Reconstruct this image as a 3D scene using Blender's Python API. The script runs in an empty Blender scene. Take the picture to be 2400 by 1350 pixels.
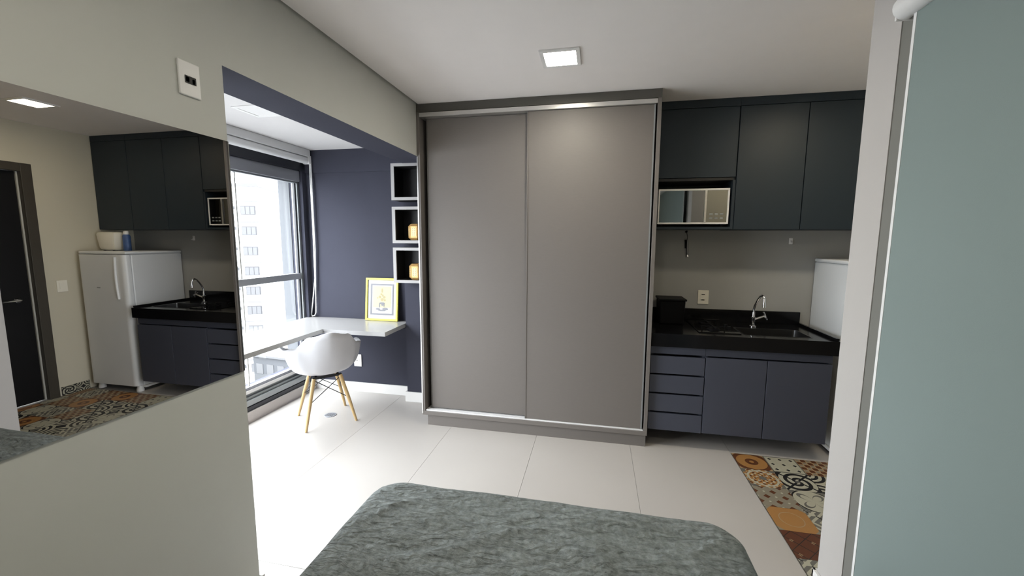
import bpy, bmesh, math, random
from mathutils import Vector, Matrix, noise
random.seed(7)
S = bpy.context.scene
COL = S.collection
PI = math.pi

# ------------------------------------------------------------------ camera
cam_d = bpy.data.cameras.new('camera'); cam = bpy.data.objects.new('camera', cam_d); COL.objects.link(cam)
cam_d.sensor_width = 36.0; cam_d.sensor_fit = 'HORIZONTAL'; cam_d.lens = 958.39466 * 36.0 / 2400.0
cam_d.clip_start = 0.02; cam_d.clip_end = 400
CR = Vector((0.97919879, 0.20284233, 0.0049723)); CD = Vector((0.0286628, -0.11402336, -0.99306451)); CF = Vector((-0.20086856, 0.97255008, -0.11746557))
M = Matrix.Identity(4)
for i in range(3):
    M[i][0] = CR[i]; M[i][1] = -CD[i]; M[i][2] = -CF[i]
M[0][3], M[1][3], M[2][3] = 1.3516835, -2.9708726, 1.50261887
cam.matrix_world = M
S.camera = cam

# ------------------------------------------------------------------ world and exposure
SKY = 15.5
LAMP = 54.0
W_ = bpy.data.worlds.new('overcast_sky'); S.world = W_; W_.use_nodes = True
wn = W_.node_tree; bg = wn.nodes['Background']; bg.inputs[0].default_value = (0.93, 0.965, 1.0, 1)
# overcast sky: brightness rises from horizon to zenith as (1 + 2 sin elevation) / 3
wtc = wn.nodes.new('ShaderNodeTexCoord'); wsp = wn.nodes.new('ShaderNodeSeparateXYZ'); wn.links.new(wtc.outputs['Generated'], wsp.inputs[0])
wmx = wn.nodes.new('ShaderNodeMath'); wmx.operation = 'MAXIMUM'; wmx.inputs[1].default_value = 0.0; wn.links.new(wsp.outputs[2], wmx.inputs[0])
wma = wn.nodes.new('ShaderNodeMath'); wma.operation = 'MULTIPLY_ADD'; wma.inputs[1].default_value = SKY * 2 / 3; wma.inputs[2].default_value = SKY / 3
wn.links.new(wmx.outputs[0], wma.inputs[0]); wn.links.new(wma.outputs[0], bg.inputs[1])
S.view_settings.view_transform = 'Standard'; S.view_settings.look = 'None'
S.view_settings.exposure = 1.1; S.view_settings.gamma = 1.0; S.view_settings.use_curve_mapping = False
pl = bpy.data.lights.new('window_portal', 'AREA'); pl.shape = 'RECTANGLE'; pl.size = 1.85; pl.size_y = 3.9; pl.cycles.is_portal = True
po = bpy.data.objects.new('window_portal', pl); COL.objects.link(po)
po.location = (-1.53, -1.45, 1.13); po.rotation_euler = (0, -PI / 2, 0)

# ------------------------------------------------------------------ materials
def rgb(r, g, b):
    f = lambda c: ((c / 255) / 12.92) if c / 255 <= 0.04045 else (((c / 255) + 0.055) / 1.055) ** 2.4
    return (f(r), f(g), f(b), 1)
MATS = {}
def mat(name, col, rough=0.5, metal=0.0, spec=0.5, noise_amt=0.0, noise_scale=8.0, stretch=None, bump=0.0, bump_scale=40.0, coat=0.0):
    m = bpy.data.materials.new(name); m.use_nodes = True; nt = m.node_tree
    b = nt.nodes['Principled BSDF']
    col = tuple(col) if len(col) == 4 else tuple(col) + (1,)
    b.inputs['Base Color'].default_value = col; b.inputs['Roughness'].default_value = rough
    b.inputs['Metallic'].default_value = metal; b.inputs['Specular IOR Level'].default_value = spec
    if coat: b.inputs['Coat Weight'].default_value = coat; b.inputs['Coat Roughness'].default_value = 0.1
    tc = nt.nodes.new('ShaderNodeTexCoord'); mp = nt.nodes.new('ShaderNodeMapping')
    nt.links.new(tc.outputs['Object'], mp.inputs[0])
    if stretch: mp.inputs['Scale'].default_value = stretch
    n = nt.nodes.new('ShaderNodeTexNoise'); n.inputs['Scale'].default_value = noise_scale; n.inputs['Detail'].default_value = 5
    nt.links.new(mp.outputs[0], n.inputs['Vector'])
    if noise_amt <= 0: noise_amt = 0.02
    mx = nt.nodes.new('ShaderNodeMix'); mx.data_type = 'RGBA'
    mx.inputs['A'].default_value = tuple(c * (1 - noise_amt) for c in col[:3]) + (1,)
    mx.inputs['B'].default_value = tuple(min(1, c * (1 + noise_amt)) for c in col[:3]) + (1,)
    nt.links.new(n.outputs['Fac'], mx.inputs['Factor']); nt.links.new(mx.outputs['Result'], b.inputs['Base Color'])
    if bump:
        n2 = nt.nodes.new('ShaderNodeTexNoise'); n2.inputs['Scale'].default_value = bump_scale; n2.inputs['Detail'].default_value = 6
        nt.links.new(mp.outputs[0], n2.inputs['Vector'])
        bp = nt.nodes.new('ShaderNodeBump'); bp.inputs['Strength'].default_value = bump; bp.inputs['Distance'].default_value = 0.01
        nt.links.new(n2.outputs['Fac'], bp.inputs['Height']); nt.links.new(bp.outputs[0], b.inputs['Normal'])
    MATS[name] = m
    return m

mat('wall_grey', (0.61, 0.615, 0.58), 0.6, bump=0.03, bump_scale=60)
mat('wall_kitchen', (0.34, 0.34, 0.33), 0.6, bump=0.03, bump_scale=60)
mat('wall_cream', (0.58, 0.54, 0.44), 0.6, bump=0.03, bump_scale=60)
mat('wall_white', (0.46, 0.44, 0.425), 0.6, bump=0.03, bump_scale=60)
mat('wall_rear', (0.84, 0.82, 0.79), 0.6)
mat('wall_dark', (0.050, 0.0515, 0.069), 0.8, spec=0.05, noise_amt=0.10, noise_scale=3, bump=0.05, bump_scale=90)
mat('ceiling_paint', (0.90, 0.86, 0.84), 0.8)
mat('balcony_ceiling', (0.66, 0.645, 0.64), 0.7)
mat('shadow_gap', (0.03, 0.03, 0.03), 0.8)
mat('porcelain', (0.45, 0.425, 0.405), 0.34, noise_amt=0.05, noise_scale=2.2, bump=0.02, bump_scale=20)
mat('grout', (0.30, 0.285, 0.27), 0.8)
mat('grout_dark', (0.08, 0.075, 0.07), 0.8)
mat('skirting', (0.78, 0.77, 0.76), 0.35)
mat('curb_stone', (0.52, 0.485, 0.47), 0.5, noise_amt=0.06)
mat('taupe', (0.156, 0.140, 0.129), 0.52, spec=0.6, noise_amt=0.07, noise_scale=30, stretch=(1.2, 1.2, 14), bump=0.02, bump_scale=120)
mat('taupe_shaded', (0.095, 0.09, 0.08), 0.45, noise_amt=0.07, noise_scale=30, stretch=(1.2, 1.2, 14))  # copy of taupe, darkened for the shade on the top filler
mat('aluminium', (0.72, 0.71, 0.70), 0.28, 0.9)
mat('track_lit', (0.86, 0.86, 0.87), 0.35, 0.2)  # aluminium made paler, window light on the bottom track put into its colour
mat('aluminium_dull', (0.34, 0.36, 0.37), 0.42, 0.6)
mat('frame_grey', (0.33, 0.34, 0.37), 0.4, 0.3)
mat('jamb_grey', (0.17, 0.17, 0.155), 0.6)
mat('frame_dark', (0.02, 0.022, 0.03), 0.4)
mat('charcoal', (0.022, 0.032, 0.042), 0.45, spec=0.30, noise_amt=0.05, noise_scale=40, stretch=(1, 1, 8))
mat('charcoal_blue', (0.054, 0.060, 0.086), 0.48, spec=0.5, noise_amt=0.05, noise_scale=40, stretch=(8, 1, 1))
mat('black', (0.006, 0.006, 0.007), 0.5)
mat('granite', (0.005, 0.005, 0.006), 0.16, spec=0.25, noise_amt=0.5, noise_scale=160)
mat('black_plastic', (0.005, 0.005, 0.006), 0.5, spec=0.12)
mat('black_glass', (0.006, 0.006, 0.007), 0.06)
mat('chrome', (0.80, 0.80, 0.82), 0.08, 1.0)
mat('steel', (0.20, 0.20, 0.205), 0.28, 1.0)
mat('fridge_white', (0.74, 0.76, 0.78), 0.3)
mat('white_plastic', (0.82, 0.81, 0.80), 0.35)
mat('cream_plastic', (0.80, 0.77, 0.68), 0.4)
mat('slot', (0.03, 0.03, 0.03), 0.6)
mat('chair_shell', (0.55, 0.55, 0.575), 0.32)
mat('beech', (0.52, 0.36, 0.17), 0.45, noise_amt=0.2, noise_scale=20, stretch=(6, 6, 0.6))
mat('wire', (0.02, 0.02, 0.022), 0.4, 0.6)
mat('desk_white', (0.31, 0.305, 0.305), 0.25)
mat('desk_edge', (0.42, 0.42, 0.41), 0.4)
mat('shelf_white', (0.36, 0.35, 0.35), 0.45)
mat('gold', (0.55, 0.33, 0.12), 0.38, 0.35, noise_amt=0.15, noise_scale=60)
mat('gold_light', (0.66, 0.47, 0.22), 0.32, 0.35)
mat('gold_hole', (0.10, 0.05, 0.02), 0.6)
mat('yellow', (0.58, 0.50, 0.065), 0.4)
mat('mat_board', (0.50, 0.50, 0.51), 0.5)
mat('print_paper', (0.47, 0.44, 0.25), 0.5)
mat('print_grey', (0.17, 0.17, 0.19), 0.5)
mat('print_tan', (0.33, 0.27, 0.13), 0.5)
mat('bed_base', (0.09, 0.09, 0.09), 0.8)
mat('door_black', (0.007, 0.007, 0.008), 0.45, spec=0.2)
mat('door_frame', (0.045, 0.038, 0.028), 0.5, noise_amt=0.2, noise_scale=30, stretch=(4, 4, 0.5))
mat('seal_highlight_grey', (0.45, 0.45, 0.42), 0.5)
mat('blind_white', (0.76, 0.76, 0.76), 0.5)
mat('blind_fabric', (0.20, 0.25, 0.245), 0.8, noise_amt=0.03, noise_scale=2.0, bump=0.06, bump_scale=500)
mat('facade', (0.40, 0.40, 0.41), 0.8)
mat('facade_window', (0.026, 0.026, 0.030), 0.6)
mat('facade_trim', (0.060, 0.060, 0.064), 0.6)
mat('concrete_grey', (0.035, 0.037, 0.042), 0.8, noise_amt=0.2, noise_scale=0.4)
mat('asphalt', (0.15, 0.15, 0.15), 0.9)
mat('foliage', (0.020, 0.034, 0.014), 0.8, noise_amt=0.4, noise_scale=3)
mat('bark', (0.08, 0.05, 0.03), 0.9)
mat('fin_grey', (0.10, 0.105, 0.115), 0.8)
mat('can_blue', (0.05, 0.10, 0.25), 0.4, noise_amt=0.6, noise_scale=30)

def emission(name, col, strength):
    m = bpy.data.materials.new(name); m.use_nodes = True; nt = m.node_tree; nt.nodes.clear()
    e = nt.nodes.new('ShaderNodeEmission'); e.inputs[0].default_value = tuple(col) + (1,); e.inputs[1].default_value = strength
    o = nt.nodes.new('ShaderNodeOutputMaterial'); nt.links.new(e.outputs[0], o.inputs[0]); MATS[name] = m
emission('lamp_glow', (1.0, 0.935, 0.79), LAMP)
emission('lamp_glow_warm', (1.0, 0.88, 0.66), LAMP * 0.9)

def glossy_mirror(name, col, rough=0.0):
    m = bpy.data.materials.new(name); m.use_nodes = True; b = m.node_tree.nodes['Principled BSDF']
    b.inputs['Base Color'].default_value = tuple(col) + (1,); b.inputs['Metallic'].default_value = 1; b.inputs['Roughness'].default_value = rough
    MATS[name] = m
glossy_mirror('smoked_mirror', (0.50, 0.49, 0.48))
glossy_mirror('oven_mirror', (0.30, 0.31, 0.31), 0.03)

def glass(name, tint, refl=0.06):
    m = bpy.data.materials.new(name); m.use_nodes = True; nt = m.node_tree; nt.nodes.clear()
    t = nt.nodes.new('ShaderNodeBsdfTransparent'); t.inputs[0].default_value = tuple(tint) + (1,)
    g = nt.nodes.new('ShaderNodeBsdfGlossy'); g.inputs['Roughness'].default_value = 0.0
    x = nt.nodes.new('ShaderNodeMixShader'); x.inputs[0].default_value = refl
    o = nt.nodes.new('ShaderNodeOutputMaterial')
    nt.links.new(t.outputs[0], x.inputs[1]); nt.links.new(g.outputs[0], x.inputs[2]); nt.links.new(x.outputs[0], o.inputs[0]); MATS[name] = m
glass('window_glass', (0.96, 0.97, 0.97))
mat('frosted_glass', (0.5, 0.56, 0.54), 0.6)

# bed cover: grey-green woven cotton with fine crumple
def cover_mat():
    m = bpy.data.materials.new('bed_cover'); m.use_nodes = True; nt = m.node_tree; b = nt.nodes['Principled BSDF']
    b.inputs['Roughness'].default_value = 0.85; b.inputs['Specular IOR Level'].default_value = 0.2
    tc = nt.nodes.new('ShaderNodeTexCoord')
    n1 = nt.nodes.new('ShaderNodeTexNoise'); n1.inputs['Scale'].default_value = 55; n1.inputs['Detail'].default_value = 8; n1.inputs['Roughness'].default_value = 0.7
    nt.links.new(tc.outputs['Object'], n1.inputs['Vector'])
    r = nt.nodes.new('ShaderNodeValToRGB'); r.color_ramp.elements[0].position = 0.33; r.color_ramp.elements[1].position = 0.70
    r.color_ramp.elements[0].color = (0.125, 0.140, 0.140, 1); r.color_ramp.elements[1].color = (0.29, 0.32, 0.318, 1)
    nt.links.new(n1.outputs['Fac'], r.inputs[0]); nt.links.new(r.outputs[0], b.inputs['Base Color'])
    n2 = nt.nodes.new('ShaderNodeTexNoise'); n2.inputs['Scale'].default_value = 24; n2.inputs['Detail'].default_value = 6; n2.inputs['Distortion'].default_value = 0.8
    mp = nt.nodes.new('ShaderNodeMapping'); mp.inputs['Scale'].default_value = (0.6, 1.5, 1)
    nt.links.new(tc.outputs['Object'], mp.inputs[0]); nt.links.new(mp.outputs[0], n2.inputs['Vector'])
    bp = nt.nodes.new('ShaderNodeBump'); bp.inputs['Strength'].default_value = 1.0; bp.inputs['Distance'].default_value = 0.035
    nt.links.new(n2.outputs['Fac'], bp.inputs['Height']); nt.links.new(bp.outputs[0], b.inputs['Normal'])
    MATS['bed_cover'] = m
cover_mat()

# printed tile patterns: a small expression-to-node helper
class X:
    nt = None
    def __init__(s, sock): s.s = sock
    @staticmethod
    def op(o, *a):
        n = X.nt.nodes.new('ShaderNodeMath'); n.operation = o
        for i, v in enumerate(a):
            if isinstance(v, X): X.nt.links.new(v.s, n.inputs[i])
            else: n.inputs[i].default_value = v
        return X(n.outputs[0])
    def __add__(s, o): return X.op('ADD', s, o)
    def __sub__(s, o): return X.op('SUBTRACT', s, o)
    def __mul__(s, o): return X.op('MULTIPLY', s, o)
    def lt(s, o): return X.op('LESS_THAN', s, o)
    def gt(s, o): return X.op('GREATER_THAN', s, o)
def fn(o, *a): return X.op(o, *a)
def tile_mat(name, base, layers):
    m = bpy.data.materials.new(name); m.use_nodes = True; nt = m.node_tree; b = nt.nodes['Principled BSDF']
    b.inputs['Roughness'].default_value = 0.45
    X.nt = nt
    tc = nt.nodes.new('ShaderNodeTexCoord'); sp = nt.nodes.new('ShaderNodeSeparateXYZ'); nt.links.new(tc.outputs['Generated'], sp.inputs[0])
    u = X(sp.outputs[0]) * 2.0 - 1.0; v = X(sp.outputs[1]) * 2.0 - 1.0
    r = fn('SQRT', u * u + v * v); th = fn('ARCTAN2', v, u)
    cur = None
    for c, f in layers:
        fac = f(u, v, r, th)
        mx = nt.nodes.new('ShaderNodeMix'); mx.data_type = 'RGBA'
        nt.links.new(fac.s, mx.inputs['Factor'])
        if cur is None: mx.inputs['A'].default_value = tuple(base) + (1,)
        else: nt.links.new(cur, mx.inputs['A'])
        mx.inputs['B'].default_value = tuple(c) + (1,); cur = mx.outputs['Result']
    nt.links.new(cur, b.inputs['Base Color'])
    MATS[name] = m
    return name
def AB(x): return fn('ABSOLUTE', x)
def FR(x): return fn('FRACT', x)
def MAXX(a, b): return fn('MAXIMUM', a, b)
ORA, BRN, CRM, BLK, TAN, TPE, GRY, RED = (0.34, 0.17, 0.055), (0.105, 0.038, 0.016), (0.40, 0.385, 0.30), (0.012, 0.012, 0.013), (0.34, 0.235, 0.13), (0.23, 0.205, 0.155), (0.13, 0.125, 0.11), (0.10, 0.034, 0.016)
PT = [
    tile_mat('tile_orange_disc', BRN, [(ORA, lambda u, v, r, t: r.lt(0.95)), (BRN, lambda u, v, r, t: AB(r - 0.28).lt(0.13)), (ORA, lambda u, v, r, t: r.lt(0.12)), (TAN, lambda u, v, r, t: (AB(u) + AB(v)).gt(1.75))]),
    tile_mat('tile_cream_dots', CRM, [(BLK, lambda u, v, r, t: (AB(FR(u * 1.5 + 0.5) - 0.5) + AB(FR(v * 1.5 + 0.5) - 0.5)).lt(0.2)), (GRY, lambda u, v, r, t: MAXX(AB(u), AB(v)).gt(0.93))]),
    tile_mat('tile_brown_checker', TAN, [(BRN, lambda u, v, r, t: (fn('SINE', u * 9.42) * fn('SINE', v * 9.42)).gt(0.08)), (TPE, lambda u, v, r, t: (fn('SINE', u * 9.42) * fn('SINE', v * 9.42)).lt(-0.5))]),
    tile_mat('tile_mosaic', ORA, [(CRM, lambda u, v, r, t: (fn('SINE', u * 15.0) * fn('SINE', v * 15.0)).gt(0.3)), (BRN, lambda u, v, r, t: (fn('SINE', t * 8.0) * fn('SINE', r * 16.0)).gt(0.45)), (GRY, lambda u, v, r, t: r.lt(0.22)), (CRM, lambda u, v, r, t: AB(r - 0.85).lt(0.06)), (GRY, lambda u, v, r, t: (r - fn('SINE', t * 12.0) * 0.08).gt(1.12))]),
    tile_mat('tile_black_scroll', CRM, [(BLK, lambda u, v, r, t: fn('SINE', r * 13.0 + t * 2.0).gt(0.1)), (BLK, lambda u, v, r, t: AB(AB(u) - AB(v)).lt(0.09)), (GRY, lambda u, v, r, t: r.lt(0.14))]),
    tile_mat('tile_black_rings', CRM, [(BLK, lambda u, v, r, t: fn('SINE', fn('SQRT', (AB(u) - 1.0) * (AB(u) - 1.0) + (AB(v) - 1.0) * (AB(v) - 1.0)) * 17.0).gt(0.0)), (BLK, lambda u, v, r, t: (AB(u) + AB(v)).lt(0.35))]),
    tile_mat('tile_taupe_squares', TPE, [(BRN, lambda u, v, r, t: MAXX(AB(FR(u * 1.0 + v * 1.0) - 0.5), AB(FR(u * 1.0 - v * 1.0) - 0.5)).lt(0.2)), (CRM, lambda u, v, r, t: MAXX(AB(FR(u + v + 0.5) - 0.5), AB(FR(u - v + 0.5) - 0.5)).lt(0.08))]),
    tile_mat('tile_cream_petals', CRM, [(GRY, lambda u, v, r, t: (AB(fn('SINE', t * 2.0)) * 0.95 - r).gt(0.02)), (CRM, lambda u, v, r, t: (AB(fn('SINE', t * 2.0)) * 0.72 - r).gt(0.0)), (GRY, lambda u, v, r, t: (AB(u) + AB(v)).gt(1.6)), (BLK, lambda u, v, r, t: AB(r - 1.08).lt(0.05))]),
    tile_mat('tile_orange_plain', ORA, [(TAN, lambda u, v, r, t: AB(r - 0.6).lt(0.025)), (TPE, lambda u, v, r, t: r.gt(1.22))]),
    tile_mat('tile_red_stars', RED, [(TAN, lambda u, v, r, t: (AB(FR(u * 1.0 + 0.25) - 0.5) + AB(FR(v * 1.0 + 0.25) - 0.5)).lt(0.11)), (BLK, lambda u, v, r, t: AB(FR(u * 1.0 + v * 1.0) - 0.5).lt(0.035)), (BLK, lambda u, v, r, t: AB(FR(u - v) - 0.5).lt(0.025))]),
    tile_mat('tile_grey_lines', GRY, [(CRM, lambda u, v, r, t: fn('SINE', (AB(u) + AB(v)) * 14.0).gt(0.2)), (BLK, lambda u, v, r, t: AB(AB(u) - AB(v)).lt(0.06)), (CRM, lambda u, v, r, t: MAXX(AB(AB(u) - 0.7), AB(AB(v) - 0.7)).lt(0.14))]),
]

# ------------------------------------------------------------------ object helpers
ORG = {}
def root(name, label, cat, loc=(0, 0, 0), group=None, kind=None, local=False):
    o = bpy.data.objects.new(name, None); COL.objects.link(o); o.empty_display_size = 0.1
    o.location = loc; ORG[o.name] = Vector((0, 0, 0)) if local else Vector(loc)
    tag(o, label, cat, group, kind); return o
def tag(o, label=None, cat=None, group=None, kind=None):
    if label: o['label'] = label
    if cat: o['category'] = cat
    if group: o['group'] = group
    if kind: o['kind'] = kind
    return o
def finish(name, bm, mats, parent=None, smooth=False, label=None, cat=None, group=None, kind=None, keep_origin=False):
    """bm holds positions in world space (or in the parent's own space for local things)."""
    bmesh.ops.recalc_face_normals(bm, faces=bm.faces[:])
    vs = [v.co for v in bm.verts]
    lo = Vector([min(v[i] for v in vs) for i in range(3)]); hi = Vector([max(v[i] for v in vs) for i in range(3)])
    c = Vector((0, 0, 0)) if keep_origin else Vector(((lo.x + hi.x) / 2, (lo.y + hi.y) / 2, lo.z))
    for v in bm.verts: v.co -= c
    me = bpy.data.meshes.new(name); bm.to_mesh(me); bm.free()
    if not isinstance(mats, (list, tuple)): mats = [mats]
    for m in mats: me.materials.append(MATS[m])
    if smooth:
        for p in me.polygons: p.use_smooth = True
        try: me.set_sharp_from_angle(angle=math.radians(40))
        except Exception: pass
    o = bpy.data.objects.new(name, me); COL.objects.link(o)
    if parent is not None:
        o.parent = parent; o.location = c - ORG[parent.name]
    else: o.location = c
    ORG[o.name] = c
    tag(o, label, cat, group, kind)
    return o
def bx(bm, x0, x1, y0, y1, z0, z1, mi=0, bev=0.0):
    ret = bmesh.ops.create_cube(bm, size=1.0)
    vs = ret['verts']
    for v in vs: v.co = Vector(((x0 + x1) / 2 + v.co.x * (x1 - x0), (y0 + y1) / 2 + v.co.y * (y1 - y0), (z0 + z1) / 2 + v.co.z * (z1 - z0)))
    fs = {f for v in vs for f in v.link_faces}
    for f in fs: f.material_index = mi
    if bev > 0:
        es = list({e for v in vs for e in v.link_edges})
        r = bmesh.ops.bevel(bm, geom=es, offset=bev, segments=2, affect='EDGES', profile=0.5)
        for f in r['faces']: f.material_index = mi
    return bm
def box(name, x0, x1, y0, y1, z0, z1, m, parent=None, bev=0.0, **k):
    return finish(name, bx(bmesh.new(), x0, x1, y0, y1, z0, z1, 0, bev), m, parent, **k)
def boxes(name, lst, m, parent=None, bev=0.0, **k):
    bm = bmesh.new()
    for b in lst: bx(bm, *b[:6], mi=b[6] if len(b) > 6 else 0, bev=bev)
    return finish(name, bm, m, parent, **k)
def tube(bm, pts, r, n=10, closed=False, mi=0, caps=True):
    pts = [Vector(p) for p in pts]; rs = r if isinstance(r, (list, tuple)) else [r] * len(pts)
    rings = []; prev = None
    for i, p in enumerate(pts):
        if closed: d = pts[(i + 1) % len(pts)] - pts[i - 1]
        else: d = pts[min(i + 1, len(pts) - 1)] - pts[max(i - 1, 0)]
        d.normalize()
        if prev is None:
            a = Vector((0, 0, 1)) if abs(d.z) < 0.9 else Vector((1, 0, 0))
            x = d.cross(a).normalized()
        else:
            x = (prev - d * prev.dot(d)).normalized()
        prev = x; y = d.cross(x)
        rings.append([bm.verts.new(p + (x * math.cos(2 * PI * k / n) + y * math.sin(2 * PI * k / n)) * rs[i]) for k in range(n)])
    m = len(rings)
    for i in range(m if closed else m - 1):
        a, b = rings[i], rings[(i + 1) % m]
        for k in range(n):
            f = bm.faces.new((a[k], a[(k + 1) % n], b[(k + 1) % n], b[k])); f.material_index = mi
    if not closed and caps:
        bm.faces.new(rings[0][::-1]).material_index = mi; bm.faces.new(rings[-1]).material_index = mi
    return bm
def lathe(bm, cx, cy, prof, n=24, mi=0, rot=0.0):
    rings = [[bm.verts.new((cx + r * math.cos(2 * PI * k / n + rot), cy + r * math.sin(2 * PI * k / n + rot), z)) for k in range(n)] for r, z in prof]
    for a, b in zip(rings, rings[1:]):
        for k in range(n): bm.faces.new((a[k], a[(k + 1) % n], b[(k + 1) % n], b[k])).material_index = mi
    bm.faces.new(rings[0][::-1]).material_index = mi; bm.faces.new(rings[-1]).material_index = mi
    return bm
def arc(c, a, b, r, a0, a1, n=10):
    c, a, b = Vector(c), Vector(a), Vector(b)
    return [c + (a * math.cos(a0 + (a1 - a0) * i / n) + b * math.sin(a0 + (a1 - a0) * i / n)) * r for i in range(n + 1)]

H = 2.5
# ------------------------------------------------------------------ the setting
# floor: bed of grout, large porcelain slabs, printed tiles in the entry corner
flr = box('floor', -1.40, 3.75, -3.6, 0.75, -0.12, -0.006, 'grout', label='floor of pale large-format porcelain slabs with a printed-tile corner', cat='floor', kind='structure')
PW = 0.694; x_lines = [0.936 + PW * k for k in range(-4, 4)]
y_lines = [0.62, -1.49, -3.60]
slabs = {}
def slab(x0, x1, y0, y1):
    g = 0.0009
    key = (round(x1 - x0, 4), round(y1 - y0, 4))
    cx, cy = (x0 + x1) / 2, (y0 + y1) / 2
    if key not in slabs:
        o = box('floor_slab', x0 + g, x1 - g, y0 + g, y1 - g, -0.0061, 0.0, 'porcelain', flr)
        slabs[key] = o.data
    else:
        o = bpy.data.objects.new('floor_slab', slabs[key]); COL.objects.link(o); o.parent = flr
        o.location = Vector((cx, cy, -0.0061)) - ORG[flr.name]
for i in range(len(x_lines) - 1):
    for j in range(len(y_lines) - 1):
        xa, xb = max(x_lines[i], -1.39), x_lines[i + 1]; ya, yb = y_lines[j + 1], y_lines[j]
        ya = max(ya, -3.5)
        if xb - xa < 0.02 or yb - ya < 0.02: continue
        if xa >= 2.31:                                  # entry corner: only the strip under the cabinets
            if j == 0: slab(xa, xb, 0.051, yb)
            continue
        if xb > 2.331:
            slab(xa, 2.329, ya, yb)
            if j == 0: slab(2.331, xb, 0.051, yb)
            continue
        slab(xa, xb, ya, yb)
box('tile_bed', 2.331, 3.62, -1.15, 0.049, -0.0061, -0.003, 'grout_dark', flr)
plan = {(0, 0): 0, (0, 1): 1, (0, 2): 2, (1, 0): 3, (1, 1): 4, (1, 2): 5, (2, 0): 6, (2, 1): 7, (2, 2): 4, (3, 0): 8, (3, 1): 10, (3, 2): 5, (4, 0): 9, (4, 1): 10, (5, 0): 10, (5, 1): 4}
tmesh = {}
for j in range(6):
    for i in range(7):
        k = plan.get((j, i), random.choice([0, 2, 3, 4, 5, 6, 7, 9, 10]))
        x0 = 2.331 + 0.1985 * i; y1 = 0.049 - 0.1985 * j; x1 = min(x0 + 0.1975, 3.619); y0 = max(y1 - 0.1975, -1.139)
        key = (k, round(x1 - x0, 3), round(y1 - y0, 3))
        if key not in tmesh:
            o = box('printed_tile', x0, x1, y0, y1, -0.004, 0.0, PT[k], flr); tmesh[key] = o.data
        else:
            o = bpy.data.objects.new('printed_tile', tmesh[key]); COL.objects.link(o); o.parent = flr
            o.location = Vector(((x0 + x1) / 2, (y0 + y1) / 2, -0.004)) - ORG[flr.name]

ceil = box('ceiling', 0.016, 3.75, -3.6, 0.75, H, H + 0.12, 'ceiling_paint', label='flat pale ceiling over the room', cat='ceiling', kind='structure')
box('shadow_gap', -0.245, 0.0155, -3.6, 0.4295, H + 0.031, H + 0.12, 'shadow_gap', ceil)
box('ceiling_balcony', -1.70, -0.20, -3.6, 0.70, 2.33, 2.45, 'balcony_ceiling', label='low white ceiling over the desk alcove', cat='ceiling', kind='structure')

# left wall: pier and lintel; paint grey towards the room, dark towards the alcove
bm = bmesh.new()
for (y0, y1, z0, z1) in ((-3.6, -1.65, 0.0, H + 0.03), (-1.65, 0.4295, 2.125, H + 0.03)):
    bx(bm, -0.245, 0.0, y0, y1, z0, z1)
for f in bm.faces: f.material_index = 0 if f.calc_center_median().x > -0.001 else 1
wl = finish('wall_left', bm, ['wall_grey', 'wall_dark'], label='grey painted wall and lintel on the left carrying the mirror', cat='wall', kind='structure')

box('wall_back', -0.2, 3.75, 0.60, 0.75, 0.0, H + 0.03, 'wall_kitchen', label='grey-beige wall behind the wardrobe and kitchen', cat='wall', kind='structure')
wb = boxes('wall_alcove', [(-1.70, -0.2, 0.56, 0.70, 0.0, 2.45), (-1.70, -0.2, 0.548, 0.562, 2.122, 2.33)], 'wall_dark', label='dark slate-blue wall behind the desk', cat='wall', kind='structure')
box('wall_pillar', -0.34, -0.004, 0.43, 0.5995, 0.0, H, 'wall_dark', label='dark slate-blue pillar between desk and wardrobe', cat='wall', kind='structure')
box('wall_alcove_end', -1.70, -0.245, -3.6, -3.5, 0.0, 2.45, 'wall_dark', label='dark end wall of the desk alcove', cat='wall', kind='structure')  # alcove and window lengthened out of view to bring in more daylight
# right wall with a tall glazed opening behind the roller blind
XR = 2.32
boxes('wall_right', [(XR, XR + 0.12, -1.29, -1.13, 0, H), (XR, XR + 0.12, -3.6, -1.29, 2.34, H), (XR, XR + 0.12, -3.6, -3.3, 0, 2.34), (XR, XR + 0.12, -3.3, -1.29, 0, 0.10)], 'wall_white', label='white wall end at the right beside the roller blind', cat='wall', kind='structure')
box('wall_hall', XR + 0.12, 3.75, -1.23, -1.13, 0, H, 'wall_cream', label='cream wall of the entry hall', cat='wall', kind='structure')
XE = 3.62
boxes('wall_entry', [(XE, XE + 0.13, -0.19, 0.60, 0, H), (XE, XE + 0.13, -1.13, -0.19, 2.13, H), (XE, XE + 0.13, -3.6, -1.08, 0, H)], 'wall_cream', label='cream wall with the dark entry door', cat='wall', kind='structure')
box('wall_rear', -0.2, 3.75, -3.62, -3.5, 0, H + 0.03, 'wall_rear', label='white wall behind the bed head', cat='wall', kind='structure')

# window in the alcove
XW = -1.47
w1 = root('window_1', 'tall aluminium-framed alcove window with grey transom', 'window', (XW, -0.75, 0.0), kind='structure')
box('head_beam', -1.70, -1.40, -3.499, 0.548, 2.135, 2.33, 'frame_dark', w1)
box('wall_strip', -1.62, -1.40, 0.505, 0.5595, 0.21, 2.135, 'wall_dark', w1)
boxes('head_frame', [(-1.52, -1.425, -3.499, 0.505, 2.035, 2.135)], 'frame_grey', w1, bev=0.004)
boxes('head_track', [(-1.49, -1.44, -3.499, 0.49, 2.02, 2.035)], 'aluminium_dull', w1)
boxes('jamb', [(-1.50, -1.44, 0.478, 0.505, 0.19, 2.035)], 'aluminium_dull', w1)
boxes('jamb_inner', [(-1.475, -1.455, 0.462, 0.478, 0.19, 2.02)], 'frame_dark', w1)
box('transom', -1.495, -1.445, -3.499, 0.478, 1.115, 1.172, 'frame_grey', w1, bev=0.003)
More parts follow.
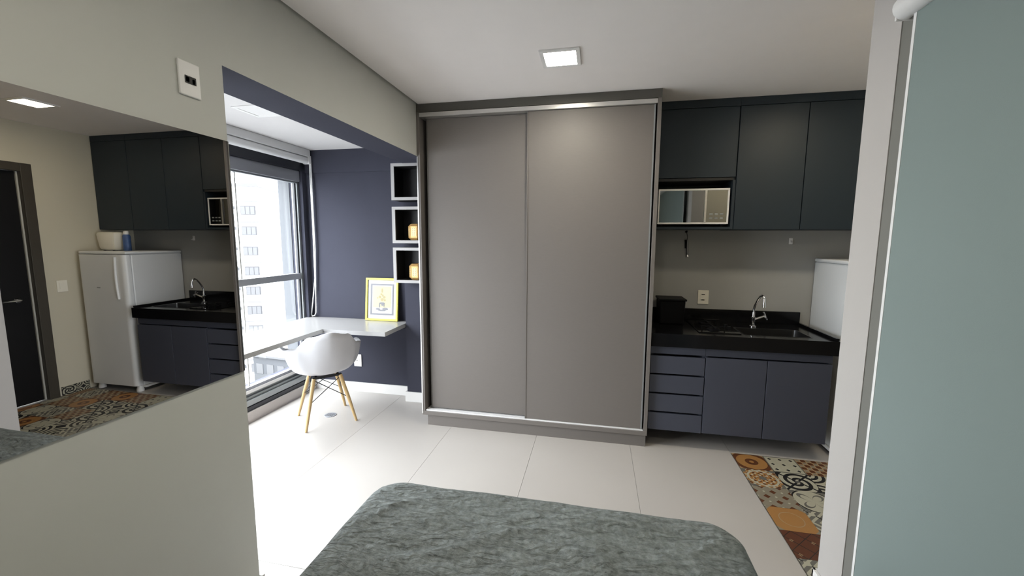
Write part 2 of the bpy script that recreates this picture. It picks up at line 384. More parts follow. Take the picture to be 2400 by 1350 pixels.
box('bottom_rail', -1.49, -1.45, -3.499, 0.478, 0.247, 0.272, 'frame_grey', w1)
box('sill_white', -1.50, -1.44, -3.499, 0.478, 0.222, 0.247, 'white_plastic', w1)
for k in range(3):
    box('sill_track', -1.475 + 0.022 * k, -1.457 + 0.022 * k, -3.499, 0.5, 0.13, 0.218 - 0.022 * k, 'aluminium_dull', w1)
box('sill_step', -1.56, -1.405, -3.499, 0.5, 0.09, 0.125, 'frame_dark', w1)
box('pane', -1.476, -1.470, -3.499, -0.178, 0.27, 2.025, 'window_glass', w1)
box('pane', -1.476, -1.470, -0.174, 0.465, 0.27, 2.025, 'window_glass', w1)
box('pane_seal', -1.478, -1.466, -0.181, -0.171, 0.27, 2.025, 'seal_highlight_grey', w1)
box('trim_1', -1.58, -1.39, -3.499, 0.559, 0.0, 0.089, 'curb_stone', label='low stone curb under the alcove window', cat='curb', kind='structure')
box('wall_window', -1.70, -1.58, -3.6, 0.7, -0.12, 0.20, 'wall_dark', label='dark wall under the alcove window', cat='wall', kind='structure')
box('wall_facade_fin', -1.665, -1.545, 0.50, 0.72, 0.2, 2.34, 'fin_grey', label='grey concrete fin outside the alcove window', cat='wall', kind='structure')

# skirtings
boxes('baseboard_alcove', [(-1.39, -0.341, 0.545, 0.5595, 0, 0.094), (-0.356, -0.341, 0.43, 0.545, 0, 0.094), (-0.356, -0.006, 0.415, 0.429, 0, 0.094)], 'skirting', bev=0.002, label='white skirting under the dark alcove wall and pillar', cat='baseboard', kind='structure')
boxes('baseboard_left', [(0.0005, 0.014, -3.49, -1.652, 0, 0.094), (-0.2455, 0.014, -1.6495, -1.636, 0, 0.094)], 'skirting', bev=0.002, label='white skirting along the grey mirror wall', cat='baseboard', kind='structure')
boxes('baseboard_right', [(2.306, 2.3195, -3.49, -1.116, 0, 0.094), (2.306, 3.6, -1.1295, -1.116, 0, 0.094)], 'skirting', bev=0.002, label='white skirting at the foot of the white wall end', cat='baseboard', kind='structure')
bb = root('baseboard_entry', 'printed-tile skirting beside the entry door', 'baseboard', (3.61, 0.0, 0.0), kind='structure')
for k in range(2):
    sk_t = box('skirting_tile', -0.054, 0.054, -0.042, 0.042, -0.005, 0.005, PT[5 if k else 4], bb)
    sk_t.rotation_euler = (PI / 2, 0, -PI / 2); sk_t.location = Vector((3.6195, -0.110 + 0.11 * k, 0.0425)) - ORG[bb.name]

# entry door in the cream wall
d1 = root('door_1', 'black entry door in a dark timber frame', 'door', (3.65, -0.63, 0.0), kind='structure')
boxes('door_frame', [(3.60, 3.75, -0.26, -0.185, 0, 2.145), (3.60, 3.75, -1.1295, -1.055, 0, 2.145), (3.60, 3.75, -1.055, -0.26, 2.075, 2.145)], 'door_frame', d1, bev=0.003)
box('door_leaf', 3.655, 3.70, -1.053, -0.262, 0.005, 2.072, 'door_black', d1)
box('door_edge_highlight', 3.640, 3.654, -0.274, -0.262, 0.005, 2.072, 'seal_highlight_grey', d1)  # pale strip imitating the highlight along the frame's inner edge
hd = finish('handle', tube(bmesh.new(), [(3.655, -0.36, 0.95), (3.61, -0.36, 0.95), (3.605, -0.37, 0.95), (3.605, -0.49, 0.95)], 0.009, 10), 'chrome', d1, smooth=True)
finish('handle_rose', tube(bmesh.new(), [(3.6545, -0.36, 0.95), (3.646, -0.36, 0.95)], 0.026, 18), 'chrome', d1, smooth=True)

# glazed opening in the right wall
w2 = root('window_2', 'frosted glazing in the right wall behind the roller blind', 'window', (XR + 0.06, -2.3, 0.10), kind='structure')
boxes('frame', [(XR + 0.003, XR + 0.11, -1.375, -1.2905, 0.101, 2.339), (XR + 0.07, XR + 0.11, -3.299, -3.26, 0.101, 2.339), (XR + 0.07, XR + 0.11, -3.26, -1.375, 0.101, 0.14), (XR + 0.07, XR + 0.11, -3.26, -1.375, 2.30, 2.339)], 'jamb_grey', w2)
box('pane', XR + 0.085, XR + 0.095, -3.26, -1.375, 0.14, 2.30, 'frosted_glass', w2)

# ------------------------------------------------------------------ wardrobe
wd = root('wardrobe', 'tall taupe sliding-door wardrobe reaching the ceiling', 'wardrobe', (0.87, 0.3, 0.0))
box('side_panel', 0.002, 0.026, -0.004, 0.43, 0.09, 2.44, 'taupe', wd, bev=0.0015)
box('side_panel', 1.720, 1.745, -0.004, 0.598, 0.09, 2.44, 'taupe', wd, bev=0.0015)
box('lit_edge', 0.001, 0.010, -0.008, -0.004, 0.10, 2.12, 'aluminium', wd)  # bright strip imitating window light on the side panel's edge
box('top_filler', 0.001, 1.7455, 0.0, 0.4, 2.44, 2.499, 'taupe_shaded', wd)
box('plinth', 0.042, 1.738, 0.012, 0.59, 0.0, 0.089, 'taupe', wd)
box('bottom_panel', 0.002, 1.745, -0.006, 0.59, 0.0895, 0.122, 'taupe', wd, bev=0.002)
box('back_panel', 0.03, 1.718, 0.585, 0.598, 0.125, 2.44, 'taupe_shaded', wd)
box('top_track', 0.028, 1.718, -0.012, 0.10, 2.404, 2.434, 'aluminium', wd, bev=0.002)
for yy in (0.004, 0.026):
    box('bottom_track', 0.030, 1.716, yy, yy + 0.008, 0.122, 0.132, 'track_lit', wd)
box('bottom_track', 0.030, 1.716, 0.034, 0.10, 0.122, 0.126, 'track_lit', wd)
dl = box('sliding_door', 0.060, 0.875, 0.052, 0.072, 0.134, 2.403, 'taupe', wd, bev=0.001)
box('door_edge', 0.0585, 0.066, 0.050, 0.053, 0.134, 2.403, 'taupe_shaded', dl)
dr = box('sliding_door', 0.848, 1.700, 0.008, 0.028, 0.133, 2.403, 'taupe', wd, bev=0.001)
box('door_edge', 0.842, 0.849, 0.004, 0.030, 0.133, 2.403, 'taupe', dr)
box('door_edge', 1.699, 1.708, 0.004, 0.030, 0.133, 2.403, 'aluminium_dull', dr)

# ------------------------------------------------------------------ kitchen wall cabinets
YU = 0.285
def upper(name, label, x0, x1, z0, doors, loc):
    r = root(name, label, 'cabinet', ((x0 + x1) / 2, 0.44, z0), group='wall cabinets over the kitchen counter')
    boxes('carcass', [(x0, x1, YU + 0.022, 0.598, z0 + 0.001, z0 + 0.018), (x0, x1, YU + 0.022, 0.598, 2.44, 2.458), (x0, x0 + 0.018, YU + 0.022, 0.598, z0 + 0.018, 2.44), (x1 - 0.018, x1, YU + 0.022, 0.598, z0 + 0.018, 2.44), (x0 + 0.018, x1 - 0.018, 0.585, 0.598, z0 + 0.018, 2.44)], 'charcoal', r)
    box('filler', x0, x1, YU + 0.001, YU + 0.03, 2.444, 2.499, 'charcoal', r)
    for (a, b, c, d) in doors: box('door', a, b, YU, YU + 0.019, c, d, 'charcoal', r, bev=0.0015)
    return r
u1 = upper('wall_cabinet', 'wall cabinet with lift-up door above the microwave niche', 1.748, 2.310, 1.585, [(1.752, 2.307, 1.957, 2.440)], None)
boxes('niche_shelf', [(1.766, 2.292, YU + 0.004, 0.585, 1.935, 1.953)], 'black', u1)
boxes('niche_trim', [(1.748, 2.310, YU + 0.002, YU + 0.021, 1.585, 1.603), (2.292, 2.310, YU + 0.002, YU + 0.021, 1.603, 1.935), (1.748, 1.766, YU + 0.002, YU + 0.021, 1.603, 1.935)], 'charcoal', u1)
u2 = upper('wall_cabinet', 'two-door charcoal wall cabinet right of the microwave niche', 2.312, 3.176, 1.582, [(2.314, 2.741, 1.584, 2.440), (2.746, 3.174, 1.584, 2.440)], None)
u3 = upper('wall_cabinet', 'single-door charcoal wall cabinet above the fridge by the entry wall', 3.178, 3.615, 1.582, [(3.180, 3.613, 1.584, 2.440)], None)

# microwave in the niche
mw = root('microwave', 'silver-framed microwave with mirrored door in the dark niche', 'microwave', (2.03, 0.42, 1.604))
box('body', 1.795, 2.275, 0.312, 0.57, 1.622, 1.876, 'white_plastic', mw, bev=0.004)
boxes('front_frame', [(1.79, 2.28, 0.296, 0.312, 1.867, 1.880), (1.79, 2.28, 0.296, 0.312, 1.624, 1.636), (1.79, 1.800, 0.296, 0.312, 1.636, 1.867), (2.268, 2.28, 0.296, 0.312, 1.636, 1.867)], 'white_plastic', mw, bev=0.002)
box('door_glass', 1.800, 2.112, 0.300, 0.312, 1.636, 1.867, 'oven_mirror', mw)
box('door_handle', 2.112, 2.128, 0.290, 0.312, 1.636, 1.867, 'aluminium', mw, bev=0.002)
cp = box('control_panel', 2.128, 2.268, 0.300, 0.312, 1.636, 1.867, 'oven_mirror', mw)
for (zz) in (1.66, 1.69):
    for q in range(3): box('button', 2.15 + 0.036 * q, 2.172 + 0.036 * q, 0.297, 0.301, zz, zz + 0.012, 'aluminium_dull', cp)
for (a, b) in ((1.82, 0.34), (2.25, 0.34), (1.82, 0.54), (2.25, 0.54)):
    finish('foot', lathe(bmesh.new(), a, b, [(0.014, 1.6035), (0.014, 1.6225)], 10), 'black_plastic', mw)

# ------------------------------------------------------------------ kitchen base units and counter
YB = 0.035
b1 = root('drawer_unit', 'dark grey base unit with four drawers beside the wardrobe', 'cabinet', (1.94, 0.3, 0.128), group='base units under the black counter')
boxes('carcass', [(1.75, 2.119, YB + 0.022, 0.597, 0.128, 0.146), (1.75, 1.768, YB + 0.022, 0.597, 0.146, 0.754), (2.101, 2.119, YB + 0.022, 0.597, 0.146, 0.754), (1.768, 2.101, 0.58, 0.597, 0.146, 0.754), (1.768, 2.101, YB + 0.022, 0.10, 0.73, 0.754)], 'charcoal_blue', b1)
box('finger_rail', 1.75, 2.119, YB + 0.010, YB + 0.022, 0.697, 0.754, 'charcoal_blue', b1)
for k in range(4):
    box('drawer', 1.752, 2.117, YB, YB + 0.020, 0.1295 + 0.1415 * k, 0.1295 + 0.1415 * k + 0.128, 'charcoal_blue', b1, bev=0.0015)
b2 = root('sink_unit', 'dark grey two-door base unit under the sink', 'cabinet', (2.51, 0.3, 0.130), group='base units under the black counter')
boxes('carcass', [(2.121, 2.905, YB + 0.022, 0.597, 0.130, 0.148), (2.121, 2.139, YB + 0.022, 0.597, 0.148, 0.754), (2.887, 2.905, YB + 0.022, 0.597, 0.148, 0.754), (2.139, 2.887, 0.58, 0.597, 0.148, 0.754)], 'charcoal_blue', b2)
box('finger_rail', 2.121, 2.905, YB + 0.010, YB + 0.022, 0.697, 0.754, 'charcoal_blue', b2)
box('door', 2.123, 2.511, YB, YB + 0.020, 0.132, 0.688, 'charcoal_blue', b2, bev=0.0015)
box('door', 2.516, 2.903, YB, YB + 0.020, 0.132, 0.688, 'charcoal_blue', b2, bev=0.0015)

ct = root('countertop', 'black polished granite counter with deep front apron and upstand', 'countertop', (2.33, 0.3, 0.755))
SX0, SX1, SY0, SY1 = 2.38, 2.80, 0.10, 0.345
boxes('slab', [(1.748, SX0, 0.028, 0.598, 0.815, 0.850), (SX1, 2.925, 0.028, 0.598, 0.815, 0.850), (SX0, SX1, 0.028, SY0, 0.815, 0.850), (SX0, SX1, SY1, 0.598, 0.815, 0.850)], 'granite', ct)
box('front_apron', 1.748, 2.925, 0.012, 0.028, 0.755, 0.8505, 'granite', ct, bev=0.0015)
box('upstand', 1.748, 2.925, 0.578, 0.598, 0.8505, 0.948, 'granite', ct, bev=0.0015)
box('side_lip', 2.905, 2.925, 0.029, 0.577, 0.8505, 0.868, 'granite', ct, bev=0.002)

sk = root('sink', 'stainless steel sink bowl sunk in the black counter', 'sink', ((SX0 + SX1) / 2, (SY0 + SY1) / 2, 0.70))
bm = bmesh.new()
def ring(x0, x1, y0, y1, z, r, n=5):
    out = []
    for (cx, cy, a0) in ((x1 - r, y1 - r, 0), (x0 + r, y1 - r, PI / 2), (x0 + r, y0 + r, PI), (x1 - r, y0 + r, 1.5 * PI)):
        for i in range(n + 1):
            a = a0 + PI / 2 * i / n; out.append(bm.verts.new((cx + r * math.cos(a), cy + r * math.sin(a), z)))
    return out
e = 0.001
R_ = [ring(SX0 - 0.006, SX1 + 0.006, SY0 - 0.006, SY1 + 0.006, 0.8515, 0.02), ring(SX0 + e, SX1 - e, SY0 + e, SY1 - e, 0.8512, 0.02), ring(SX0 + 0.004, SX1 - 0.004, SY0 + 0.004, SY1 - 0.004, 0.72, 0.03), ring(SX0 + 0.03, SX1 - 0.03, SY0 + 0.03, SY1 - 0.03, 0.705, 0.03)]
for a, b in zip(R_, R_[1:]):
    for k in range(len(a)): bm.faces.new((a[k], a[(k + 1) % len(a)], b[(k + 1) % len(b)], b[k]))
bm.faces.new(R_[-1])
finish('bowl', bm, 'steel', sk, smooth=True)
finish('drain', lathe(bmesh.new(), 2.59, 0.22, [(0.035, 0.7055), (0.035, 0.7085), (0.022, 0.7095)], 20), 'chrome', sk, smooth=True)

fc = root('faucet', 'chrome gooseneck faucet with cross handle behind the sink', 'faucet', (2.53, 0.40, 0.8505))
fx, fy = 2.53, 0.40
finish('base', lathe(bmesh.new(), fx, fy, [(0.024, 0.851), (0.024, 0.860), (0.013, 0.866), (0.012, 0.885), (0.016, 0.890), (0.016, 0.925), (0.011, 0.930), (0.010, 0.965)], 18), 'chrome', fc, smooth=True)
dv = Vector((0.40, -0.92, 0)).normalized()
pts = [Vector((fx, fy, z)) + dv * d for d, z in ((0, 0.955), (0, 0.99), (0.008, 1.02), (0.030, 1.062), (0.052, 1.092), (0.068, 1.100), (0.083, 1.094), (0.091, 1.076), (0.093, 1.05), (0.093, 1.028))]
finish('spout', tube(bmesh.new(), pts, 0.0085, 12), 'chrome', fc, smooth=True)
finish('nozzle', tube(bmesh.new(), [pts[-1] + Vector((0, 0, 0.02)), pts[-1] - Vector((0, 0, 0.012))], 0.0115, 12), 'chrome', fc, smooth=True)
hb = Vector((fx, fy, 0.905)); hv = Vector((0.80, -0.30, 0.42)).normalized()
fh = finish('handle', tube(bmesh.new(), [hb, hb + hv * 0.03, hb + hv * 0.085], [0.012, 0.009, 0.008], 12), 'chrome', fc, smooth=True)
he = hb + hv * 0.085; side = Vector((0.42, 0.2, -0.8)).normalized(); side2 = hv.cross(side)
for s_ in (side, side2): finish('cross_bar', tube(bmesh.new(), [he - s_ * 0.034, he + s_ * 0.034], 0.006, 10), 'chrome', fh, smooth=True)

# cooktop and black bin on the counter
ck = root('cooktop', 'black glass two-burner cooktop left of the sink', 'cooktop', (2.22, 0.3, 0.8505))
box('glass', 2.08, 2.36, 0.10, 0.54, 0.8506, 0.857, 'black_glass', ck, bev=0.002)
for yy in (0.20, 0.42):
    bn = finish('burner', lathe(bmesh.new(), 2.20, yy, [(0.045, 0.857), (0.045, 0.864), (0.03, 0.871)], 20), 'black_plastic', ck, smooth=True)
    boxes('grate', [(2.12, 2.28, yy - 0.004, yy + 0.004, 0.876, 0.882), (2.196, 2.204, yy - 0.08, yy + 0.08, 0.876, 0.882), (2.12, 2.127, yy - 0.004, yy + 0.004, 0.857, 0.876), (2.273, 2.28, yy - 0.004, yy + 0.004, 0.857, 0.876)], 'black_plastic', bn)
for yy in (0.27, 0.35): finish('knob', lathe(bmesh.new(), 2.325, yy, [(0.016, 0.857), (0.014, 0.872)], 14), 'black_plastic', ck, smooth=True)
bn = root('storage_box', 'black lidded box on the counter against the wardrobe', 'box', (1.93, 0.45, 0.8505))
bm = bmesh.new()
for v, (a, b) in zip(bx(bm, 1.845, 2.035, 0.36, 0.56, 0.8508, 1.035, bev=0.008).verts, [(0, 0)] * 999): pass
for v in bm.verts:
    t = (v.co.z - 0.85) / 0.185; v.co.x = 1.94 + (v.co.x - 1.94) * (0.92 + 0.08 * t); v.co.y = 0.46 + (v.co.y - 0.46) * (0.92 + 0.08 * t)
finish('body', bm, 'black_plastic', bn)
box('lid', 1.838, 2.043, 0.352, 0.568, 1.035, 1.050, 'black_plastic', bn, bev=0.004)

# ------------------------------------------------------------------ small things on the kitchen wall
def plate(name, label, axis, a0, a1, p, z0, z1, sgn, m, slots, cat='socket'):
    """wall plate on a wall of constant x or y; a* runs along the wall, sgn is the way it faces."""
    t = 0.008
    def B(nm, u0, u1, v0, v1, d0, d1, mm, par, bev=0.0):
        lo, hi = sorted((p + sgn * d0, p + sgn * d1))
        if axis == 'y': return box(nm, u0, u1, lo, hi, v0, v1, mm, par, bev)
        return box(nm, lo, hi, u0, u1, v0, v1, mm, par, bev)
    mid = (a0 + a1) / 2
    loc = (mid, p, z0) if axis == 'y' else (p, mid, z0)
    r = root(name, label, cat, loc)
    f = B('cover_plate', a0, a1, z0, z1, 0.0005, t, m, r, 0.003)
    for (u0, u1, v0, v1, kind) in slots:
        B('insert', mid + u0, mid + u1, z0 + v0, z0 + v1, t - 0.0005, t + 0.002, m if kind == 0 else 'slot', f)
    return r
plate('wall_socket', 'white double socket plate above the black counter', 'y', 2.172, 2.256, 0.60, 0.985, 1.100, -1, 'cream_plastic', [(-0.022, 0.022, 0.034, 0.082, 0), (-0.014, 0.010, 0.076, 0.084, 1), (-0.014, 0.010, 0.032, 0.040, 1)])
plate('wall_socket', 'white socket plate on the dark wall under the desk', 'y', -0.962, -0.882, 0.56, 0.255, 0.377, -1, 'white_plastic', [(-0.020, 0.020, 0.038, 0.084, 0), (-0.012, 0.0, 0.056, 0.066, 1)])
plate('wall_socket', 'white data socket plate high on the grey wall above the mirror', 'x', -1.822, -1.747, 0.0, 1.972, 2.082, 1, 'white_plastic', [(-0.018, 0.020, 0.040, 0.064, 1), (-0.016, -0.004, 0.044, 0.060, 0), (0.006, 0.016, 0.042, 0.058, 0)])
plate('light_switch', 'cream switch plate on the entry wall beside the black door', 'x', -0.105, -0.025, 3.62, 0.99, 1.10, -1, 'cream_plastic', [(-0.02, 0.02, 0.03, 0.08, 0)], cat='switch')

hg = root('hanging_utensil', 'slim metal utensil hanging from a dark hook under the wall cabinet', 'utensil', (2.07, 0.585, 1.36))
finish('hook', tube(bmesh.new(), [(2.055, 0.5995, 1.572), (2.055, 0.575, 1.572), (2.055, 0.570, 1.578)], 0.007, 10), 'black_plastic', hg, smooth=True)
finish('cord', tube(bmesh.new(), [(2.055, 0.573, 1.570), (2.066, 0.583, 1.535), (2.066, 0.585, 1.505)], 0.0022, 8), 'black', hg)
finish('rod', tube(bmesh.new(), [(2.066, 0.585, 1.51), (2.068, 0.585, 1.47), (2.072, 0.585, 1.39)], [0.006, 0.009, 0.010], 12), 'steel', hg, smooth=True)
finish('grip', tube(bmesh.new(), [(2.054, 0.588, 1.505), (2.057, 0.588, 1.44)], 0.007, 10), 'black_plastic', hg, smooth=True)
finish('tip', lathe(bmesh.new(), 2.073, 0.585, [(0.006, 1.365), (0.013, 1.370), (0.014, 1.382), (0.010, 1.392)], 14), 'chrome', hg, smooth=True)
hk = root('wall_hook', 'small clear adhesive hook on the kitchen wall', 'hook', (2.823, 0.595, 1.48))
box('hook_pad', 2.810, 2.836, 0.594, 0.5995, 1.478, 1.526, 'white_plastic', hk, bev=0.002)
finish('hook_arm', tube(bmesh.new(), [(2.823, 0.594, 1.505), (2.823, 0.582, 1.492)] + arc((2.823, 0.577, 1.492), (0, 1, 0), (0, 0, 1), 0.006, 0, -PI, 6), 0.004, 8), 'white_plastic', hk, smooth=True)

# ------------------------------------------------------------------ fridge and what stands on it
fr = root('refrigerator', 'white single-door fridge at the end of the black counter', 'refrigerator', (3.28, 0.32, 0.0))
box('body', 3.0, 3.57, 0.105, 0.597, 0.055, 1.345, 'fridge_white', fr, bev=0.012)
box('top', 2.997, 3.573, 0.06, 0.597, 1.346, 1.372, 'fridge_white', fr, bev=0.010)
bm = bmesh.new(); bx(bm, 3.0, 3.57, 0.045, 0.100, 0.065, 1.342)
es = [e_ for e_ in bm.edges if abs(e_.verts[0].co.y - 0.045) < 1e-4 and abs(e_.verts[1].co.y - 0.045) < 1e-4 and abs(e_.verts[0].co.z - e_.verts[1].co.z) > 0.5]
bmesh.ops.bevel(bm, geom=es, offset=0.045, segments=6, affect='EDGES', profile=0.6)
fd = finish('door', bm, 'fridge_white', fr, smooth=True)
bm = bmesh.new()
tube(bm, [(3.10 + 0.012 * math.sin(i / 10 * PI), 0.040, 0.92 + 0.40 * i / 10) for i in range(11)], 0.010, 10)
finish('handle', bm, 'fridge_white', fd, smooth=True)
box('badge', 3.32, 3.36, 0.0425, 0.0452, 1.02, 1.03, 'aluminium_dull', fd)
box('kick_tray', 2.99, 3.55, 0.115, 0.50, 0.035, 0.054, 'white_plastic', fr)
for a in (3.04, 3.52): finish('foot', lathe(bmesh.new(), a, 0.10, [(0.03, 0.0), (0.03, 0.02), (0.02, 0.056)], 14), 'white_plastic', fr, smooth=True)
for a in (3.04, 3.52): finish('foot', lathe(bmesh.new(), a, 0.55, [(0.03, 0.0), (0.03, 0.02), (0.02, 0.056)], 14), 'white_plastic', fr, smooth=True)

ap = root('kitchen_appliance', 'small white rounded appliance on top of the fridge', 'appliance', (3.47, 0.30, 1.3725))
bm = bx(bmesh.new(), 3.35, 3.59, 0.22, 0.38, 1.376, 1.560, bev=0.03)
for v in bm.verts:
    t = (v.co.z - 1.376) / 0.184; s_ = 0.82 + 0.18 * min(1, t * 1.6); v.co.x = 3.47 + (v.co.x - 3.47) * s_; v.co.y = 0.30 + (v.co.y - 0.30) * s_
finish('body', bm, 'cream_plastic', ap, smooth=True)
boxes('slot', [(3.40, 3.54, 0.262, 0.282, 1.5585, 1.562), (3.40, 3.54, 0.318, 0.338, 1.5585, 1.562)], 'slot', ap)
for a in (3.40, 3.52): box('foot', a, a + 0.02, 0.25, 0.35, 1.3725, 1.378, 'black_plastic', ap)
cn = root('can', 'slim dark blue can beside the white appliance on the fridge', 'can', (3.30, 0.30, 1.3725))
finish('body', lathe(bmesh.new(), 3.30, 0.30, [(0.030, 1.3725), (0.032, 1.376), (0.032, 1.52), (0.022, 1.535)], 18), 'can_blue', cn, smooth=True)
finish('cap', lathe(bmesh.new(), 3.30, 0.30, [(0.022, 1.535), (0.021, 1.565), (0.012, 1.570)], 16), 'white_plastic', cn, smooth=True)

# ------------------------------------------------------------------ mirror on the left wall
mr = root('wall_mirror', 'large smoked mirror panel on the grey left wall', 'mirror', (0.0, -2.4, 0.985))
box('glass', 0.0035, 0.0075, -3.35, -1.653, 0.985, 1.857, 'smoked_mirror', mr)
box('backing', 0.0005, 0.0035, -3.348, -1.655, 0.987, 1.855, 'black', mr)

# ------------------------------------------------------------------ ceiling lights
def lamp(label, cx, cy, glow, group='square recessed ceiling lights'):
    r = root('ceiling_light', label, 'ceiling light', (cx, cy, 2.47), group=group)
    boxes('frame', [(cx - 0.108, cx + 0.108, cy - 0.108, cy - 0.085, 2.490, 2.4999), (cx - 0.108, cx + 0.108, cy + 0.085, cy + 0.108, 2.490, 2.4999), (cx - 0.108, cx - 0.085, cy - 0.085, cy + 0.085, 2.490, 2.4999), (cx + 0.085, cx + 0.108, cy - 0.085, cy + 0.085, 2.490, 2.4999)], 'white_plastic', r, bev=0.002)
    box('diffuser', cx - 0.085, cx + 0.085, cy - 0.085, cy + 0.085, 2.4945, 2.4985, glow, r)
lamp('lit square ceiling light in front of the wardrobe', 1.126, -0.585, 'lamp_glow')
lamp('added unseen square ceiling light over the bed, for fill', 1.126, -2.55, 'lamp_glow')  # added lamp behind the camera, brightens the foreground
lamp('lit square ceiling light over the entry, seen in the mirror', 2.82, -0.58, 'lamp_glow_warm')
r = root('ceiling_light', 'unlit white square fitting in the alcove ceiling', 'ceiling light', (-0.83, -0.58, 2.31))
boxes('frame', [(-0.94, -0.72, -0.69, -0.665, 2.322, 2.3299), (-0.94, -0.72, -0.495, -0.47, 2.322, 2.3299), (-0.94, -0.915, -0.665, -0.495, 2.322, 2.3299), (-0.745, -0.72, -0.665, -0.495, 2.322, 2.3299)], 'white_plastic', r, bev=0.002)
box('diffuser', -0.915, -0.745, -0.665, -0.495, 2.325, 2.329, 'white_plastic', r)

# ------------------------------------------------------------------ desk
dk = root('desk', 'white L-shaped wall-mounted desk along the window', 'desk', (-0.9, 0.2, 0.70))
bm = bmesh.new()
poly = [(-1.425, 0.545), (-0.350, 0.545), (-0.345, 0.06), (-0.925, 0.06), (-0.925, -0.86), (-1.425, -0.86)]
top = [bm.verts.new((x, y, 0.735)) for x, y in poly]; bot = [bm.verts.new((x, y, 0.700)) for x, y in poly]
f = bm.faces.new(top); f.material_index = 0
bm.faces.new(bot[::-1]).material_index = 1
for k in range(len(poly)):
    q = (k + 1) % len(poly); bm.faces.new((top[k], bot[k], bot[q], top[q])).material_index = 1 if k in (1, 3) else 0
finish('desktop', bm, ['desk_white', 'desk_edge'], dk)
box('wall_cleat', -1.38, -0.42, 0.535, 0.5595, 0.66, 0.6995, 'wall_dark', dk)

# ------------------------------------------------------------------ shelves and lanterns
SHX0, SHX1 = -0.352, -0.052
def shelf(label, z0, z1):
    r = root('box_shelf', label, 'shelf', ((SHX0 + SHX1) / 2, 0.34, z0), group='square box shelves beside the wardrobe')
    t = 0.024
    boxes('front_frame', [(SHX0, SHX1, 0.25, 0.262, z0, z0 + t), (SHX0, SHX1, 0.25, 0.262, z1 - t, z1), (SHX0, SHX0 + t + 0.004, 0.25, 0.262, z0 + t, z1 - t), (SHX1 - t - 0.004, SHX1, 0.25, 0.262, z0 + t, z1 - t)], 'shelf_white', r)
    boxes('box', [(SHX0, SHX1, 0.262, 0.4295, z0, z0 + t), (SHX0, SHX1, 0.262, 0.4295, z1 - t, z1), (SHX0, SHX0 + t, 0.262, 0.4295, z0 + t, z1 - t), (SHX1 - t, SHX1, 0.262, 0.4295, z0 + t, z1 - t)], 'black', r)
    box('back', SHX0 + t, SHX1 - t, 0.42, 0.4295, z0 + t, z1 - t, 'black', r)
for z0, z1, lb in ((1.826, 2.127, 'top empty white-edged black box shelf beside the wardrobe'), (1.468, 1.772, 'middle white-edged black box shelf holding a gold lantern'), (1.130, 1.431, 'lowest white-edged black box shelf above the yellow picture frame')):
    shelf(lb, z0, z1)
def lantern(label, cx, cy, z0):
    r = root('lantern', label, 'lantern', (cx, cy, z0), group='gold lanterns in the box shelves')
    n = 8; rot = PI / 8
    bm = lathe(bmesh.new(), cx, cy, [(0.052, z0 + 0.0005), (0.074, z0 + 0.022), (0.074, z0 + 0.118), (0.054, z0 + 0.138), (0.035, z0 + 0.138), (0.035, z0 + 0.12)], n, rot=rot)
    body = finish('body', bm, 'gold', r)
    rad = 0.074 * math.cos(PI / n)
    for k in range(n):
        a = 2 * PI * k / n + rot + PI / n; d = Vector((math.cos(a), math.sin(a), 0)); s_ = Vector((-d.y, d.x, 0))
        bm = bmesh.new()
        for (u, zc, w, h) in ((0, 0.070, 0.020, 0.036),):
            c0 = Vector((cx, cy, z0 + zc)) + d * (rad + 0.0005)
            q = [c0 + s_ * (-w) + Vector((0, 0, -h)), c0 + s_ * w + Vector((0, 0, -h)), c0 + s_ * w + Vector((0, 0, h)), c0 + s_ * (-w) + Vector((0, 0, h))]
            a_ = [bm.verts.new(p) for p in q]; b_ = [bm.verts.new(p + d * 0.002) for p in q]
            bm.faces.new(b_)
            for i in range(4): bm.faces.new((a_[i], a_[(i + 1) % 4], b_[(i + 1) % 4], b_[i]))
        pn = finish('panel', bm, 'gold_light', body)
        bm = bmesh.new()
        for iz in range(4):
            for iu in range(2):
                c0 = Vector((cx, cy, z0 + 0.070)) + d * (rad + 0.0027) + s_ * (-0.009 + 0.018 * iu) + Vector((0, 0, -0.026 + 0.0175 * iz))
                bm.faces.new([bm.verts.new(c0 + s_ * (0.004 * math.cos(t)) + Vector((0, 0, 0.004 * math.sin(t)))) for t in (0, PI / 2, PI, 1.5 * PI)])
        finish('piercing', bm, 'gold_hole', pn)
lantern('gold octagonal pierced lantern in the middle box shelf', -0.160, 0.325, 1.4925)
lantern('gold octagonal pierced lantern in the lowest box shelf', -0.160, 0.325, 1.1545)

# ------------------------------------------------------------------ framed picture leaning on the dark wall
pf = root('picture_frame', 'yellow framed print leaning on the dark wall on the desk', 'picture', (0, 0, 0), local=True)
Wp, Hp = 0.332, 0.402
boxes('frame', [(0, Wp, -0.01, 0.01, 0, 0.020), (0, Wp, -0.01, 0.01, Hp - 0.020, Hp), (0, 0.020, -0.01, 0.01, 0.020, Hp - 0.020), (Wp - 0.020, Wp, -0.01, 0.01, 0.020, Hp - 0.020)], 'yellow', pf, bev=0.002)
mb = box('mat_board', 0.020, Wp - 0.020, 0.0, 0.006, 0.020, Hp - 0.020, 'mat_board', pf)
ix0, ix1, iz0, iz1 = 0.048, Wp - 0.048, 0.055, Hp - 0.055
boxes('inner_border', [(ix0, ix1, -0.002, 0.0, iz0, iz0 + 0.014), (ix0, ix1, -0.002, 0.0, iz1 - 0.014, iz1), (ix0, ix0 + 0.014, -0.002, 0.0, iz0 + 0.014, iz1 - 0.014), (ix1 - 0.014, ix1, -0.002, 0.0, iz0 + 0.014, iz1 - 0.014)], 'print_grey', mb)
pr = box('print', ix0 + 0.026, ix1 - 0.026, -0.001, 0.0, iz0 + 0.07, iz1 - 0.022, 'print_paper', mb)
